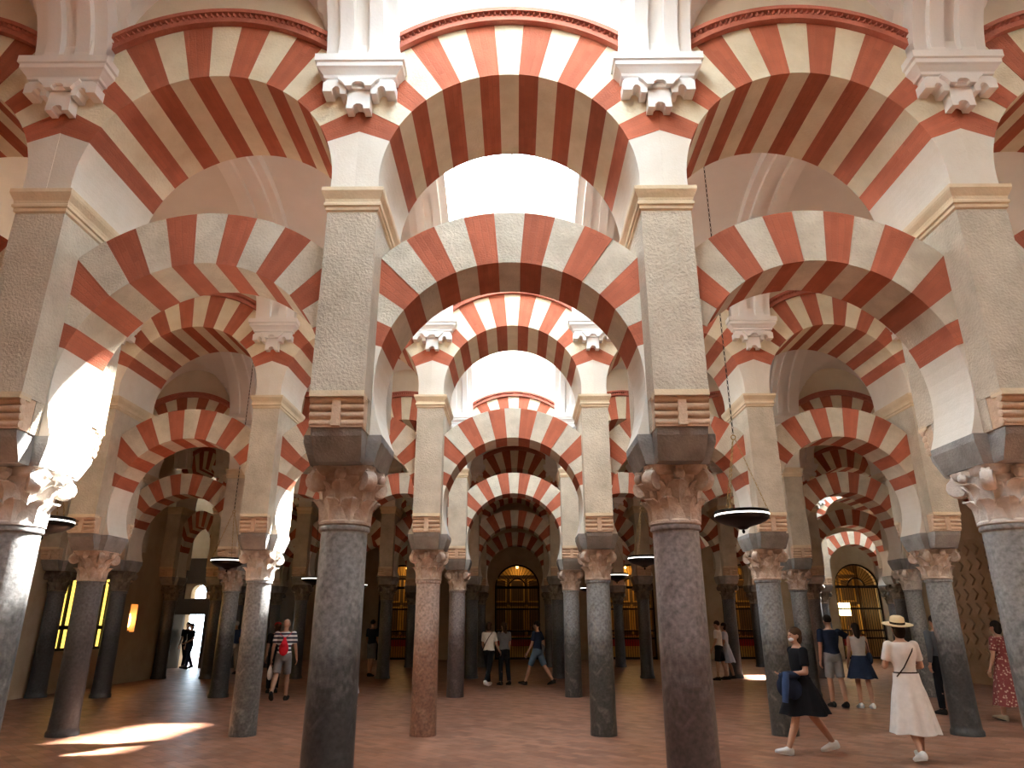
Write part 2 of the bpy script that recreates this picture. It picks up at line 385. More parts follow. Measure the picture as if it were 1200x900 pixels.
for a in range(0, 6):
    root = new_obj('ceiling_aisle_%d' % (a + 1), mesh('roof', box(-12.1, -11.75, aisle_y(a) - HS, aisle_y(a) + HS, 8.9, 9.0), 'vault_plaster')); struct(root)
    if a == 5: continue
    for b in ALLB:
        p = (bay_x(b), aisle_y(a), 0)
        if (a, b) in SKYLIGHTS:
            new_obj('spandrel', SPAN, None, root, p); new_obj('light_shaft', shaft_wall, None, root, p)
            struct(new_obj('window_%d' % nwin, sky_frame, None, None, p)); nwin += 1  # also frames the added side openings
        else:
            o = new_obj('vault_web', CELL, None, root, p); o.scale.x = bay_sx(b)
    for k in range(-4, 7):
        new_obj('rib', RIB, None, root, (XCOL(k - .5), aisle_y(a), 0))
rr = new_obj('ceiling_far', mesh('roof_far', box(-12.1, 19.9, row_y(5) + .5, YF, 8.3, 8.5), 'vault_plaster')); struct(rr)

# ------------------------------------------------------------------ words for labels
ROWW = {1: 'front arcade row', 2: 'second arcade row', 3: 'third arcade row', 4: 'fourth arcade row', 5: 'farthest arcade row'}
ORD = ['first', 'second', 'third', 'fourth', 'fifth', 'sixth', 'seventh']
def colw(i):
    k = int(abs(i) - .5); return '%s %s of the central axis' % (ORD[k], 'left' if i < 0 else 'right')
def bayw(b):
    return 'on the central axis' if b == 0 else '%s bay %s of centre' % (ORD[abs(b) - 1], 'left' if b < 0 else 'right')

# ------------------------------------------------------------------ columns
def leaf(h, wd, out, curl):
    # upright curling acanthus leaf, root at origin, leaning to +x
    V, F = [], []
    ts = [0, .3, .6, .82, .95, 1.0]
    for k, t in enumerate(ts):
        xo = out*t*t*.8 + (curl if t > .9 else (curl*.6 if t > .8 else 0)); z = h*(t if t < .96 else .88)
        ww = wd*(.8 + .5*math.sin(PI*min(t, .95)*.8)) * (1 if t < .9 else .6)
        for yy, dx in ((-ww, -.012), (-ww*.35, .012), (0, .03), (ww*.35, .012), (ww, -.012)):
            V.append((xo + dx, yy, z))
    n = 5
    for k in range(len(ts)-1):
        for i in range(n-1):
            F.append((k*n+i, k*n+i+1, (k+1)*n+i+1, (k+1)*n+i))
    m = len(V); V += [(x - .03, y, z) for x, y, z in V]
    F += [tuple(j + m for j in f[::-1]) for f in F]
    edge = [0*n + i for i in range(n)] + [k*n + n-1 for k in range(1, len(ts))] + [(len(ts)-1)*n + i for i in range(n-2, -1, -1)] + [k*n for k in range(len(ts)-2, 0, -1)]
    for a, b in zip(edge, edge[1:] + edge[:1]): F.append((b, a, a + m, b + m))
    return V, F
LEAF1 = leaf(.20, .06, .03, .045); LEAF2 = leaf(.20, .06, .05, .05)
BELL = lathe([(.195, 0), (.215, .012), (.215, .03), (.20, .045), (.205, .20), (.225, .32), (.255, .40)], 20)
def abac_ring(c, z):
    out = []
    for q in range(32):
        t = 2*PI*q/32; m = max(abs(math.cos(t)), abs(math.sin(t))); e = abs(math.sin(2*t))
        rr = c*min(1/m, 1.28)*(.90 + .10*e*e); out.append((rr*math.cos(t), rr*math.sin(t), z))
    return out
ABAC = rings([abac_ring(.235, .40), abac_ring(.262, .425), abac_ring(.268, .48)])
def volute():
    a = xf(lathe([(.02, -.035), (.06, -.035), (.068, -.02), (.068, .02), (.06, .035), (.02, .035)], 12), Matrix.Rotation(PI/2, 4, 'X'))
    b = tube([(-.13, 0, -.10), (-.06, 0, -.04), (-.01, 0, .04), (.03, 0, .065)], [.02, .03, .035, .03], 6)
    return join(a, b)
VOL = xf(volute(), Matrix.Scale(1.3, 4))
BOSS = join(ell((0, 0, 0), .035, .05, .05, 8, 6), box(-.05, .02, -.03, .03, .0, .06))
def ring_place(vf, n, rad, z, off=0):
    return [(2*PI*(k + off)/n, rad, z) for k in range(n)]
LEAVES = ring_place(None, 8, .19, .03, 0.5) ; LEAVES2 = ring_place(None, 8, .20, .17, 0)
def placed(vf, a, rad, z): return xf(vf, Matrix.Rotation(a, 4, 'Z') @ Matrix.Translation((rad, 0, z)))
CAPM = {}
for kind, mt in (('tan', 'capital_marble'), ('pale', 'capital_pale'), ('dark', 'capital_dark')):
    d = {'bell': mesh('bell', BELL, mt, 40), 'abacus': mesh('abacus', ABAC, mt, 40), 'leaf1': mesh('leaf_low', LEAF1, mt, 50), 'leaf2': mesh('leaf_high', LEAF2, mt, 50),
         'vol': mesh('volute', VOL, mt, 40), 'boss': mesh('boss', BOSS, mt, 50)}
    parts = [placed(LEAF1, *p) for p in LEAVES] + [placed(LEAF2, *p) for p in LEAVES2] + [placed(VOL, PI/4 + k*PI/2, .30, .355) for k in range(4)] + [placed(BOSS, k*PI/2, .29, .40) for k in range(4)]
    d['all'] = mesh('capital_leaves', join(*parts), mt, 50)
    CAPM[kind] = d
def cross(ax, ay, bx, by, z):               # plus-shaped ring: wings ax x ay, centre bx x by
    return [(-ax, -ay, z), (-bx, -ay, z), (-bx, -by, z), (bx, -by, z), (bx, -ay, z), (ax, -ay, z), (ax, ay, z), (bx, ay, z), (bx, by, z), (-bx, by, z), (-bx, ay, z), (-ax, ay, z)]
IMPOST = mesh('impost', rings([cross(.265, .27, .18, .40, IMP_B), cross(.275, .28, .19, .42, IMP_B + .03), cross(.325, .31, .205, .52, IMP_T - .06), cross(.325, .315, .205, .535, IMP_T)]), 'impost_stone')
SHM = {}
def shaft_mesh(mt, h):
    k = (mt, round(h, 3))
    if k not in SHM:
        pr = [(.205, 0), (.207, .05), (.205, .10), (.203, .12)] + [(.203 - .012*t, .12 + (h - .17)*t) for t in (.1, .2, .3, .4, .5, .6, .7, .8, .9, .97)] + [(.191, h - .045), (.206, h - .035), (.21, h - .02), (.206, h)]
        if mt in ('shaft_dark', 'shaft_grey'): pr[0:4] = [(.235, 0), (.235, .06), (.215, .09), (.212, .13)]
        SHM[k] = mesh('shaft', lathe(pr, 32), mt, 35)
    return SHM[k]
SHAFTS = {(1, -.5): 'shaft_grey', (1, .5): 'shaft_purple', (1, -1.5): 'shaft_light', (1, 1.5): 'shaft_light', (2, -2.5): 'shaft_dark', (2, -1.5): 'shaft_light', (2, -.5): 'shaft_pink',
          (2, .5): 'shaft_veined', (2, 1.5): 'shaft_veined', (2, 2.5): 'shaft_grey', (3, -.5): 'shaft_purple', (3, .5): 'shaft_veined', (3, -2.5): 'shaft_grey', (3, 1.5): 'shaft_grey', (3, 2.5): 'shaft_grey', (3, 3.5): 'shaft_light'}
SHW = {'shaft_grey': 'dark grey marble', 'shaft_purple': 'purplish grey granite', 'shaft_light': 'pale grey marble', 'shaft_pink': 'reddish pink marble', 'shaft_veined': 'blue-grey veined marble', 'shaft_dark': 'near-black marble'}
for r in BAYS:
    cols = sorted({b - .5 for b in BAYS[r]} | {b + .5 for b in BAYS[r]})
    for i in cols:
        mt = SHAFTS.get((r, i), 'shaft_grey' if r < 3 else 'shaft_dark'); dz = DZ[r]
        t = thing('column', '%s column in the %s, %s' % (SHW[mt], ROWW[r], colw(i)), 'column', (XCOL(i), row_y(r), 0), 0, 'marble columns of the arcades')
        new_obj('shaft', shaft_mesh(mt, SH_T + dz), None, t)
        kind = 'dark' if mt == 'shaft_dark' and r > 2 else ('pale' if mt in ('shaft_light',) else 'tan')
        cm = CAPM[kind]
        c = new_obj('capital', cm['bell'], None, t, (0, 0, SH_T + dz), random.choice((0, PI/2)))
        new_obj('abacus', cm['abacus'], None, c)
        if r <= 2:
            for a, rad, z in LEAVES: new_obj('leaf', cm['leaf1'], None, c, (rad*math.cos(a), rad*math.sin(a), z), a)
            for a, rad, z in LEAVES2: new_obj('leaf', cm['leaf2'], None, c, (rad*math.cos(a), rad*math.sin(a), z), a)
            for k in range(4):
                a = PI/4 + k*PI/2; new_obj('volute', cm['vol'], None, c, (.30*math.cos(a), .30*math.sin(a), .355), a)
                a = k*PI/2; new_obj('boss', cm['boss'], None, c, (.29*math.cos(a), .29*math.sin(a), .40), a)
        else:
            new_obj('foliage', cm['all'], None, c)
        new_obj('impost', IMPOST, None, t, (0, 0, dz))

# ------------------------------------------------------------------ piers with roll corbels and cornice
PB, PT = 3.0, 5.085
def pier_mesh(dz): return mesh('pier_body', join(box(-PX, PX, -.60, .60, 3.36 + dz - PB, PT - PB), box(-PX + .004, PX - .004, -.40, .40, IMP_T + dz + .002 - PB, 3.36 + dz - PB)), 'pier_stone')
PIERM = {r: pier_mesh(DZ[r]) for r in BAYS}
CORN = mesh('cornice', rect_loft([(PX, .60, 0), (PX + .015, .615, .015), (PX + .015, .615, .045), (PX + .03, .63, .055), (PX + .03, .63, .08), (PX + .02, .62, .09), (PX + .025, .625, .12), (PX + .05, .65, .17), (PX + .055, .66, .19), (PX + .055, .66, .225)]), 'cornice_stone')
ROLL = mesh('roll', xf(lathe([(.026, -PX), (.033, -PX + .003), (.033, PX - .003), (.026, PX)], 14), Matrix.Rotation(PI/2, 4, 'Y')), 'corbel_brick', 40)
BAND = mesh('centre_band', prism([(-.035, -.132), (.035, -.132), (.035, .12), (-.035, .12)], -.035, .06), 'corbel_brick')
LIST = mesh('corbel_fillet', join(box(-PX, PX, -.02, .12, -.02, .012), box(-PX, PX, -.012, .12, .014, .032)), 'cornice_stone')
SEAT = mesh('corbel_core', prism([(-PX + .01, -.135), (PX - .01, -.135), (PX - .01, .145), (-PX + .01, .145)], -.068, .2), 'corbel_brick')
for r in BAYS:
    for i in sorted({b - .5 for b in BAYS[r]} | {b + .5 for b in BAYS[r]}):
        t = thing('pier', 'tall cream stone pier above the column in the %s, %s' % (ROWW[r], colw(i).replace('the central axis', 'centre')), 'pier', (XCOL(i), row_y(r), PB), 0, 'stone piers of the arcades')
        new_obj('body', PIERM[r], None, t); new_obj('cornice', CORN, None, t, (0, 0, PT - PB))
        dz = DZ[r]
        for sgn in ((-1,) if r > 2 else (-1, 1)):
            c = new_obj('corbel', SEAT, None, t, (0, sgn*.48, IMP_T + .14 - PB + dz), 0 if sgn < 0 else PI)
            for k in range(4): new_obj('roll', ROLL, None, c, (0, -.045 - .012*k, -.10 + .063*k))
            new_obj('band', BAND, None, c, (0, -.075, 0))
            new_obj('fillet', LIST, None, c, (0, -.115, .125))

# ------------------------------------------------------------------ arches
def uvmesh(name, vf, mat, zc):
    me = mesh(name, vf, mat); uv = me.uv_layers.new(name='UVMap')
    for p in me.polygons:
        front = abs(p.normal.y) > .7
        for li in p.loop_indices:
            v = me.vertices[me.loops[li].vertex_index].co
            a = math.atan2(v.z - zc, v.x); rr = math.hypot(v.x, v.z - zc)
            uv.data[li].uv = (a*1.45, rr if front else v.y)
    return me
def vpoly(a0, a1, r0, r1, xc, zc, n=5):
    inn = [(r0*math.cos(R(a)), zc + r0*math.sin(R(a))) for a in [a0 + (a1-a0)*k/n for k in range(n+1)]]
    out = []
    for k in range(2*n + 1):
        a = R(a1 + (a0-a1)*k/(2*n)); rr = min(r1, xc/max(abs(math.cos(a)), 1e-4))
        out.append((rr*math.cos(a), zc + rr*math.sin(a)))
    return (inn + out)[::-1]
def springer(asp, abot, r0, r1, xc, zc, side):
    zb = zc + r0*math.sin(R(abot))
    inn = [(r0*math.cos(R(a)), zc + r0*math.sin(R(a))) for a in [abot + (asp-abot)*k/8 for k in range(9)]]
    rr = min(r1, xc/math.cos(R(asp)))
    pts = inn + [(rr*math.cos(R(asp)), zc + rr*math.sin(R(asp))), (xc, zb)]
    if rr < xc/math.cos(R(asp)) - 1e-4: pts.insert(-1, (xc, zc + rr*math.sin(R(asp))))
    if side < 0: return [(-x, z) for x, z in pts]
    return pts[::-1]
def arch_set(w, r0, r1, xc, zc, zb, yh, mats, zbase):
    out = []
    for k in range(15):
        a0 = 90 + (k - 7.5)*w; red = (k % 2 == 0)
        p = vpoly(a0, a0 + w, r0, r1, xc, zc)
        me = uvmesh('voussoir', mv(prism(p, -yh, yh), (0, 0, -zbase)), mats[0] if red else mats[1], zc - zbase)
        out.append(('voussoir', me))
    abot = math.degrees(math.asin((zb - zc)/r0)); asp = 90 - 7.5*w
    for s in (1, -1):
        out.append(('springer', uvmesh('springer', mv(prism(springer(asp, abot, r0, r1, xc, zc, s), -yh, yh), (0, 0, -zbase)), mats[2], zc - zbase)))
    return out
LOWER = arch_set(LW, LR, LE, S/2 - PX, LC, IMP_T, .30, ('red_brick', 'cream_rough', 'springer_plaster'), IMP_T)
UZ = PT + .225
UPPER = arch_set(UW, UR, UE, S/2, UC, UZ, .60, ('red_brick', 'cream_stone', 'springer_plaster'), UZ)
def hood():
    def band(r0, r1, y0, y1):
        am = math.degrees(math.acos(min(1, 1.062/r0))); n = 30
        pts = [(r0*math.cos(R(a)), UC - UZ + r0*math.sin(R(a))) for a in [180 - am - (180 - 2*am)*k/n for k in range(n+1)]]
        pts += [(r1*math.cos(R(a)), UC - UZ + r1*math.sin(R(a))) for a in [am + (180 - 2*am)*k/n for k in range(n+1)]]
        return prism(pts, y0, y1)
    low = band(1.792, 1.845, -.665, -.5); core = band(1.845, 1.878, -.655, -.5); top = band(1.878, 1.92, -.70, -.5)
    teeth = []
    for k in range(44):
        a = 52.5 + 75*(k + .5)/44; c = math.cos(R(a)); s = math.sin(R(a)); h = R(75/44*.42)*1.86
        tri = [(-h, -.64), (0, -.692), (h, -.64)]
        V = []
        for rr in (1.845, 1.878):
            V += [(rr*c + u*s, y, UC - UZ + rr*s - u*c) for u, y in tri]
        teeth.append((V, [(0, 1, 2), (5, 4, 3), (0, 3, 4, 1), (1, 4, 5, 2), (2, 5, 3, 0)]))
    return mesh('hood_moulding', join(low, core, top), 'hood_brick'), mesh('sawtooth_course', join(*teeth), 'hood_brick')
HOOD, TEETH = hood()
for r in BAYS:
    for b in BAYS[r]:
        t = thing('horseshoe_arch', 'red and cream lower horseshoe arch of the %s, %s' % (ROWW[r], bayw(b)), 'arch', (bay_x(b), row_y(r), IMP_T + DZ[r]), 0, 'lower horseshoe arches')
        t.scale.x = low_sx(b)
        for nm, me in LOWER: new_obj(nm, me, None, t, (0, random.uniform(-.006, .006), 0))
        t = thing('upper_arch', 'red and cream round upper arch of the %s, %s' % (ROWW[r], bayw(b)), 'arch', (bay_x(b), row_y(r), UZ), 0, 'upper round arches')
        t.scale.x = bay_sx(b)
        for nm, me in UPPER: new_obj(nm, me, None, t, (0, random.uniform(-.003, .003), 0))
        h = new_obj('hood_moulding', HOOD, None, t); new_obj('sawtooth_course', TEETH, None, h)

# ------------------------------------------------------------------ white plaster capitals and pilasters under the ribs
def flat_back(vf): return [(x, min(y, 0), z) for x, y, z in vf[0]], vf[1]
AB = mesh('abacus', flat_back(rect_loft([(.30, .09, 0), (.315, .105, .03), (.34, .13, .035), (.345, .135, .06), (.385, .17, .11), (.40, .185, .125), (.40, .185, .17), (.42, .20, .18), (.42, .20, .255), (.36, .16, .26)])), 'white_plaster')
def bracket():
    half = [(0, -.10), (.11, -.10), (.115, -.16), (.17, -.16), (.175, -.10), (.195, -.075), (.225, -.075), (.245, -.10), (.25, -.13), (.335, -.13), (.335, -.03), (.30, 0)]
    poly = [(x, z) for x, z in half] + [(-x, z) for x, z in half[::-1] if x > 0]
    return prism(poly[::1], -.14, 0)
BRK = mesh('bracket', bracket(), 'white_plaster')
STAR = mesh('star_motif', join(prism([(-.19, -.02), (-.15, -.055), (-.12, -.10), (-.06, -.10), (-.055, -.075), (-.03, -.055), (.03, -.055), (.055, -.075), (.06, -.10), (.12, -.10), (.15, -.055), (.19, -.02), (.19, 0), (-.19, 0)], -.18, -.12)), 'white_plaster')
PEND = mesh('pendant', join(prism([(-.11, -.305), (-.05, -.305), (-.045, -.27), (-.02, -.25), (.02, -.25), (.045, -.27), (.05, -.305), (.11, -.305), (.10, -.09), (-.10, -.09)], -.115, 0)), 'white_plaster')
PIL = mesh('pilaster', join(box(-.34, .34, -.115, 0, .26, .45), box(-.215, -.075, -.165, 0, .26, .46), box(.075, .215, -.165, 0, .26, .46), box(-.075, .075, -.15, 0, .26, .31)), 'white_plaster')
for r in BAYS:
    for b in list(BAYS[r])[:-1]:
        i = b + .5
        t = thing('plaster_capital', 'white plaster capital with pendant on the %s, %s' % (ROWW[r], colw(i)), 'capital', (XCOL(i), row_y(r) - .604, 6.42), 0, 'plaster capitals carrying the vault ribs')
        new_obj('abacus', AB, None, t); k = new_obj('bracket', BRK, None, t); new_obj('star', STAR, None, k); new_obj('pendant', PEND, None, t); new_obj('pilaster', PIL, None, t)

# ------------------------------------------------------------------ chapels behind the far wall
CHW = ['x', 'on the central axis', 'right of the central axis', 'second from the right', 'at the far right']
CHW[0] = 'left of the central axis'
def grille(c):
    y = YF + .12; ring = []
    for k in range(21): a = PI*k/20; ring.append((1.06*math.cos(a), 0, CH_S + 1.06*math.sin(a)))
    fr = join(tube([(1.06, 0, 0)] + ring + [(-1.06, 0, 0)], .045, 6), tube([(.42*math.cos(PI*k/12), 0, CH_S + .42*math.sin(PI*k/12)) for k in range(13)], .04, 6))
    rails = join(*[box(-1.06, 1.06, -.03, .03, z - h, z + h) for z, h in ((.06, .05), (.95, .04), (1.30, .035), (2.30, .04), (CH_S, .06))])
    bars = join(*[box(x - .011, x + .011, -.012, .012, .05, CH_S) for x in [-.98 + 1.96*k/17 for k in range(18)]])
    fan = join(*[tube([(.42*math.cos(a), 0, CH_S + .42*math.sin(a)), (1.05*math.cos(a), 0, CH_S + 1.05*math.sin(a))], .012, 4) for a in [PI*(k + .5)/19 for k in range(19)]])
    return fr, rails, bars, fan
GR = [mesh(n, g, 'black_iron') for n, g in zip(('frame', 'rails', 'bars', 'fan_bars'), grille(0))]
def altar_parts():
    table = join(box(-.95, .95, -.35, .35, 0, .95), box(-1.05, 1.05, -.42, .42, .95, 1.02))
    cloth = join(box(-.97, .97, -.37, -.352, .55, 1.025), box(-1.07, 1.07, -.44, .2, 1.02, 1.035))
    back = box(-1.5, 1.5, .75, .95, 0, 5.2)
    frames, pics = [], []
    for x in (-.95, 0, .95):
        for z0, z1 in ((1.25, 2.5), (2.7, 3.9)):
            frames.append(join(box(x - .40, x + .40, .66, .75, z0, z0 + .08), box(x - .40, x + .40, .66, .75, z1 - .08, z1), box(x - .40, x - .32, .66, .75, z0, z1), box(x + .32, x + .40, .66, .75, z0, z1)))
            pics.append(box(x - .32, x + .32, .72, .75, z0 + .08, z1 - .08))
    cols = [xf(lathe([(.07, 1.1), (.09, 1.16), (.055, 1.25), (.05, 2.4), (.085, 2.5), (.085, 2.58)], 12), Matrix.Translation((x, .66, 0))) for x in (-1.42, -.475, .475, 1.42)]
    ped = prism([(-1.5, 4.1), (1.5, 4.1), (0, 4.9)], .62, .76)
    cand = [xf(lathe([(.05, 1.035), (.05, 1.05), (.014, 1.07), (.014, 1.28), (.035, 1.30), (.012, 1.31), (.012, 1.5)], 8), Matrix.Translation((x, .1, 0))) for x in (-.7, -.45, .45, .7)]
    return table, cloth, back, frames, pics, cols, ped, cand
T_, C_, B_, FR_, PI_, CO_, PE_, CA_ = altar_parts()
AM = dict(table=mesh('table', T_, 'gold'), cloth=mesh('cloth', C_, 'red_cloth'), back=mesh('backboard', B_, 'altar_dark'), ped=mesh('pediment', PE_, 'gold'))
FRM = [mesh('panel_frame', f, 'gold') for f in FR_]; PIM = [mesh('panel', f, 'altar_dark') for f in PI_]; COM = [mesh('colonnette', f, 'gold', 40) for f in CO_]; CAM = [mesh('candlestick', f, 'gold', 40) for f in CA_]
CH_E = [60, 18, 110, 80, 60]
for n, c in enumerate(CHAPELS):
    t = thing('chapel_grille', 'black iron chapel grille with fan top, %s' % CHW[n], 'grille', (c, YF + .12, 0), 0, 'chapel grilles in the far wall')
    for nm, me in zip(('frame', 'rails', 'bars', 'fan_bars'), GR): new_obj(nm, me, None, t)
    t = thing('altarpiece', 'gilded altarpiece inside the far chapel %s' % CHW[n], 'altarpiece', (c, YF + 2.5, 0), 0, 'altarpieces in the far chapels')
    new_obj('table', AM['table'], None, t); new_obj('cloth', AM['cloth'], None, t); bb = new_obj('backboard', AM['back'], None, t); new_obj('pediment', AM['ped'], None, bb)
    for f, p in zip(FRM, PIM):
        q = new_obj('panel_frame', f, None, t); new_obj('panel', p, None, q)
    for f in COM: new_obj('colonnette', f, None, t)
    for f in CAM: new_obj('candlestick', f, None, t)
    L = bpy.data.lights.new('chapel_lamp', 'POINT'); L.energy = CH_E[n]; L.color = (1, .62, .22); L.shadow_soft_size = .12
    o = bpy.data.objects.new('chapel_lamp_light', L); COL.objects.link(o); o.location = (c, YF + 1.5, 4.3)
    t = thing('chapel_lamp', 'small warm pendant lamp in the far chapel %s' % CHW[n], 'lamp', (c, YF + 1.5, 4.4), 0, 'pendant lamps in the far chapels')
    new_obj('bulb', mesh('bulb', ell((0, 0, 0), .06, .06, .08, 10, 6), 'lamp_flame'), None, t); new_obj('cord', mesh('cord', tube([(0, 0, .07), (0, 0, 1.6)], .01, 5), 'black_iron'), None, t)
scr = thing('altar_screen', 'small glowing golden panel above the altar at far right', 'panel', (16.75, YF + 2.0, 2.0))
new_obj('panel', mesh('glow', box(-.45, .45, 0, .03, 0, .62), 'screen_glow'), None, scr)
new_obj('frame', mesh('glow_frame', join(box(-.5, -.45, -.02, .05, -.05, .67), box(.45, .5, -.02, .05, -.05, .67), box(-.45, .45, -.02, .05, -.05, 0), box(-.45, .45, -.02, .05, .62, .67), box(-.04, .04, .0, .05, -.95, -.05)), 'gold'), None, scr)

# ------------------------------------------------------------------ left wall: amber window, lamp niche; exit door
wn = new_obj('window_%d' % nwin, mesh('window_pane', box(XL - .34, XL - .30, WY0, WY1, .98, 3.3), 'amber_glass')); struct(wn)
for k in range(9):
    y = WY0 + .06 + k*.31; new_obj('bar', mesh('bar', box(XL - .16, XL - .10, y - .035, y + .035, .98, 3.3), 'black_iron'), None, wn)
for z in (1.0, 1.55, 2.9, 3.3): new_obj('crossbar', mesh('crossbar', box(XL - .17, XL - .09, WY0, WY1, z - .05, z + .05), 'black_iron'), None, wn)
slab('wall_window_backing', box(XL - .75, XL - .6, WY0 - .25, WY1 + .25, .8, 3.5), 'wall_plaster')  # unseen backing added behind the pane to keep sky light out
t = thing('niche_lamp', 'small orange lamp glowing in the wall niche at left', 'lamp', (XL - .14, NY, 1.42))
new_obj('glass', mesh('glass', mv(lathe([(.05, .12), (.085, .2), (.09, .4), (.05, .52)], 12), (0, 0, 0)), 'lamp_flame', 40), None, t)
new_obj('base', mesh('base', lathe([(.09, 0), (.09, .03), (.03, .05), (.03, .12)], 12), 'bronze_dark', 40), None, t)
L = bpy.data.lights.new('niche_lamp', 'POINT'); L.energy = 14; L.color = (1, .42, .12); L.shadow_soft_size = .08
o = bpy.data.objects.new('niche_lamp_light', L); COL.objects.link(o); o.location = (XL - .05, NY, 1.8)
dr = struct(new_obj('door_1', mesh('door_frame', join(box(DX0 - .14, DX0, 29.35, 29.5, 0, DTOP + .14), box(DX1, DX1 + .14, 29.35, 29.5, 0, DTOP + .14), box(DX0, DX1, 29.35, 29.5, DTOP, DTOP + .14),
    box(DX0 - .5, DX0 - .14, 29.38, 29.5, 0, 4.2), box(DX1 + .14, DX1 + .5, 29.38, 29.5, 0, 4.2), box(DX0 - .14, DX1 + .14, 29.38, 29.5, DTOP + .14, 2.60), box(DX0 - .14, DX1 + .14, 29.38, 29.5, 3.2, 4.2)), 'wood_dark')))
lf = new_obj('door_leaf', mesh('door_leaf', join(box(0, .05, -.80, 0, .02, 2.0), box(-.015, 0, -.72, -.08, .2, .9), box(-.015, 0, -.72, -.08, 1.05, 1.85)), 'wood_dark'), None, dr, (DX0 - .03, 29.33, 0), R(-8))
new_obj('handle', mesh('handle', tube([(.05, -.7, 1.0), (.09, -.7, 1.0), (.09, -.7, 1.12), (.05, -.7, 1.12)], .01, 6), 'chain_brass'), None, lf)

# ------------------------------------------------------------------ hanging lamps
DISH = mesh('dish', lathe([(.02, -.17), (.05, -.165), (.075, -.145), (.10, -.135), (.22, -.10), (.30, -.06), (.33, -.03), (.335, .0), (.325, .0), (.29, -.04), (.1, -.10), (.02, -.11)], 32), 'bronze_dark', 40)
RIM = mesh('glowing_rim', lathe([(.318, .0), (.336, .0), (.336, .02), (.318, .02)], 32), 'lamp_rim', 40)
COLLAR = mesh('collar', lathe([(.31, .02), (.334, .02), (.334, .06), (.31, .06)], 32), 'bronze_dark', 40)
CUP = mesh('oil_cup', lathe([(.015, -.10), (.035, -.05), (.04, .05), (.035, .07)], 10), 'bronze_dark', 40)
def link(s=1): 
    return [(x*.45, y, z) for x, y, z in torus((0, 0, 0), .024*s, .0055*s, 8, 4, 'y')[0]], torus((0, 0, 0), .024, .005, 8, 4, 'y')[1]
def chain(p0, p1, s=1):
    p0, p1 = Vector(p0), Vector(p1); d = p1 - p0; n = max(2, int(d.length/(.042*s))); q = d.to_track_quat('Z', 'Y').to_matrix().to_4x4()
    return join(*[xf(link(s), Matrix.Translation(p0 + d*((k + .5)/n)) @ q @ Matrix.Rotation(k % 2*PI/2, 4, 'Z')) for k in range(n)])
TOPZ = 1.0
SC = [mesh('stay_chain', chain((.325*math.cos(a), .325*math.sin(a), .05), (.02*math.cos(a), .02*math.sin(a), TOPZ), .8), 'chain_brass') for a in (R(100), R(220), R(340))]
RING = mesh('ring', torus((0, 0, TOPZ + .03), .03, .008, 12, 6, 'y'), 'chain_brass', 40)
FIN = mesh('finial', lathe([(.005, -.22), (.02, -.205), (.02, -.185), (.01, -.17)], 10), 'bronze_dark', 40)
LAMPS = [(2.92, aisle_y(1), 2.91, 'in the right foreground, nearest and largest'), (-5.95, aisle_y(1), 2.85, 'at the left edge beside the pale sunlit column'),
         (2.71, aisle_y(2), 2.89, 'just left of the purplish front column'), (-5.95, aisle_y(2), 2.86, 'beside the second-row pale column at left'),
         (2.95, aisle_y(3), 2.93, 'third in depth right of the central axis'), (-5.8, aisle_y(3), 2.85, 'third in depth left of the central axis'),
         (-5.80, aisle_y(4), 2.98, 'far back, just right of the dark front column'), (2.75, aisle_y(4), 2.85, 'farthest back, right of the central axis'), (-12.85, 26.7, 2.96, 'in the recess before the bright exit door')]
for x, y, z, wd in LAMPS:
    t = thing('hanging_lamp', 'black dish lamp on chains hanging %s' % wd, 'lamp', (x, y, z), 0, 'dish lamps on chains in the aisles')
    new_obj('dish', DISH, None, t); new_obj('glowing_rim', RIM, None, t); new_obj('collar', COLLAR, None, t); new_obj('oil_cup', CUP, None, t); new_obj('finial', FIN, None, t); new_obj('ring', RING, None, t)
    for m_ in SC: new_obj('stay_chain', m_, None, t)
    top = 8.44 if x > -12 else 8.6
    new_obj('chain', mesh('chain', chain((0, 0, TOPZ + .06), (0, 0, top - z)), 'bronze_dark'), None, t)
    new_obj('ceiling_hook', mesh('ceiling_hook', lathe([(.04, top - z - .03), (.04, top - z)], 10), 'bronze_dark'), None, t)

# ------------------------------------------------------------------ people
plain('skin', (.42, .235, .16), .55); plain('skin_tan', (.40, .22, .14), .55)
for nm, c in dict(white_linen=(.72, .69, .66), navy=(.018, .026, .05), grey_short=(.20, .20, .205), black_cloth=(.010, .010, .012), denim=(.09, .14, .20), white_shoe=(.75, .74, .72), straw=(.66, .52, .33), dark_band=(.03, .018, .012),
                  hair_dark=(.018, .012, .009), hair_brown=(.06, .032, .018), grey_hair=(.35, .33, .31), suit_grey=(.075, .08, .09), pale_blue=(.42, .48, .58), light_top=(.42, .40, .38), red_bag=(.55, .02, .035), grey_bag=(.14, .14, .15),
                  mask=(.75, .78, .82), light_trousers=(.34, .32, .29), blue_shirt=(.04, .07, .16), red_cap=(.40, .02, .02), shoe_dark=(.02, .018, .016), plastic_white=(.7, .7, .7), khaki=(.30, .24, .16)).items():
    plain(nm, c, .9, spec=.1)
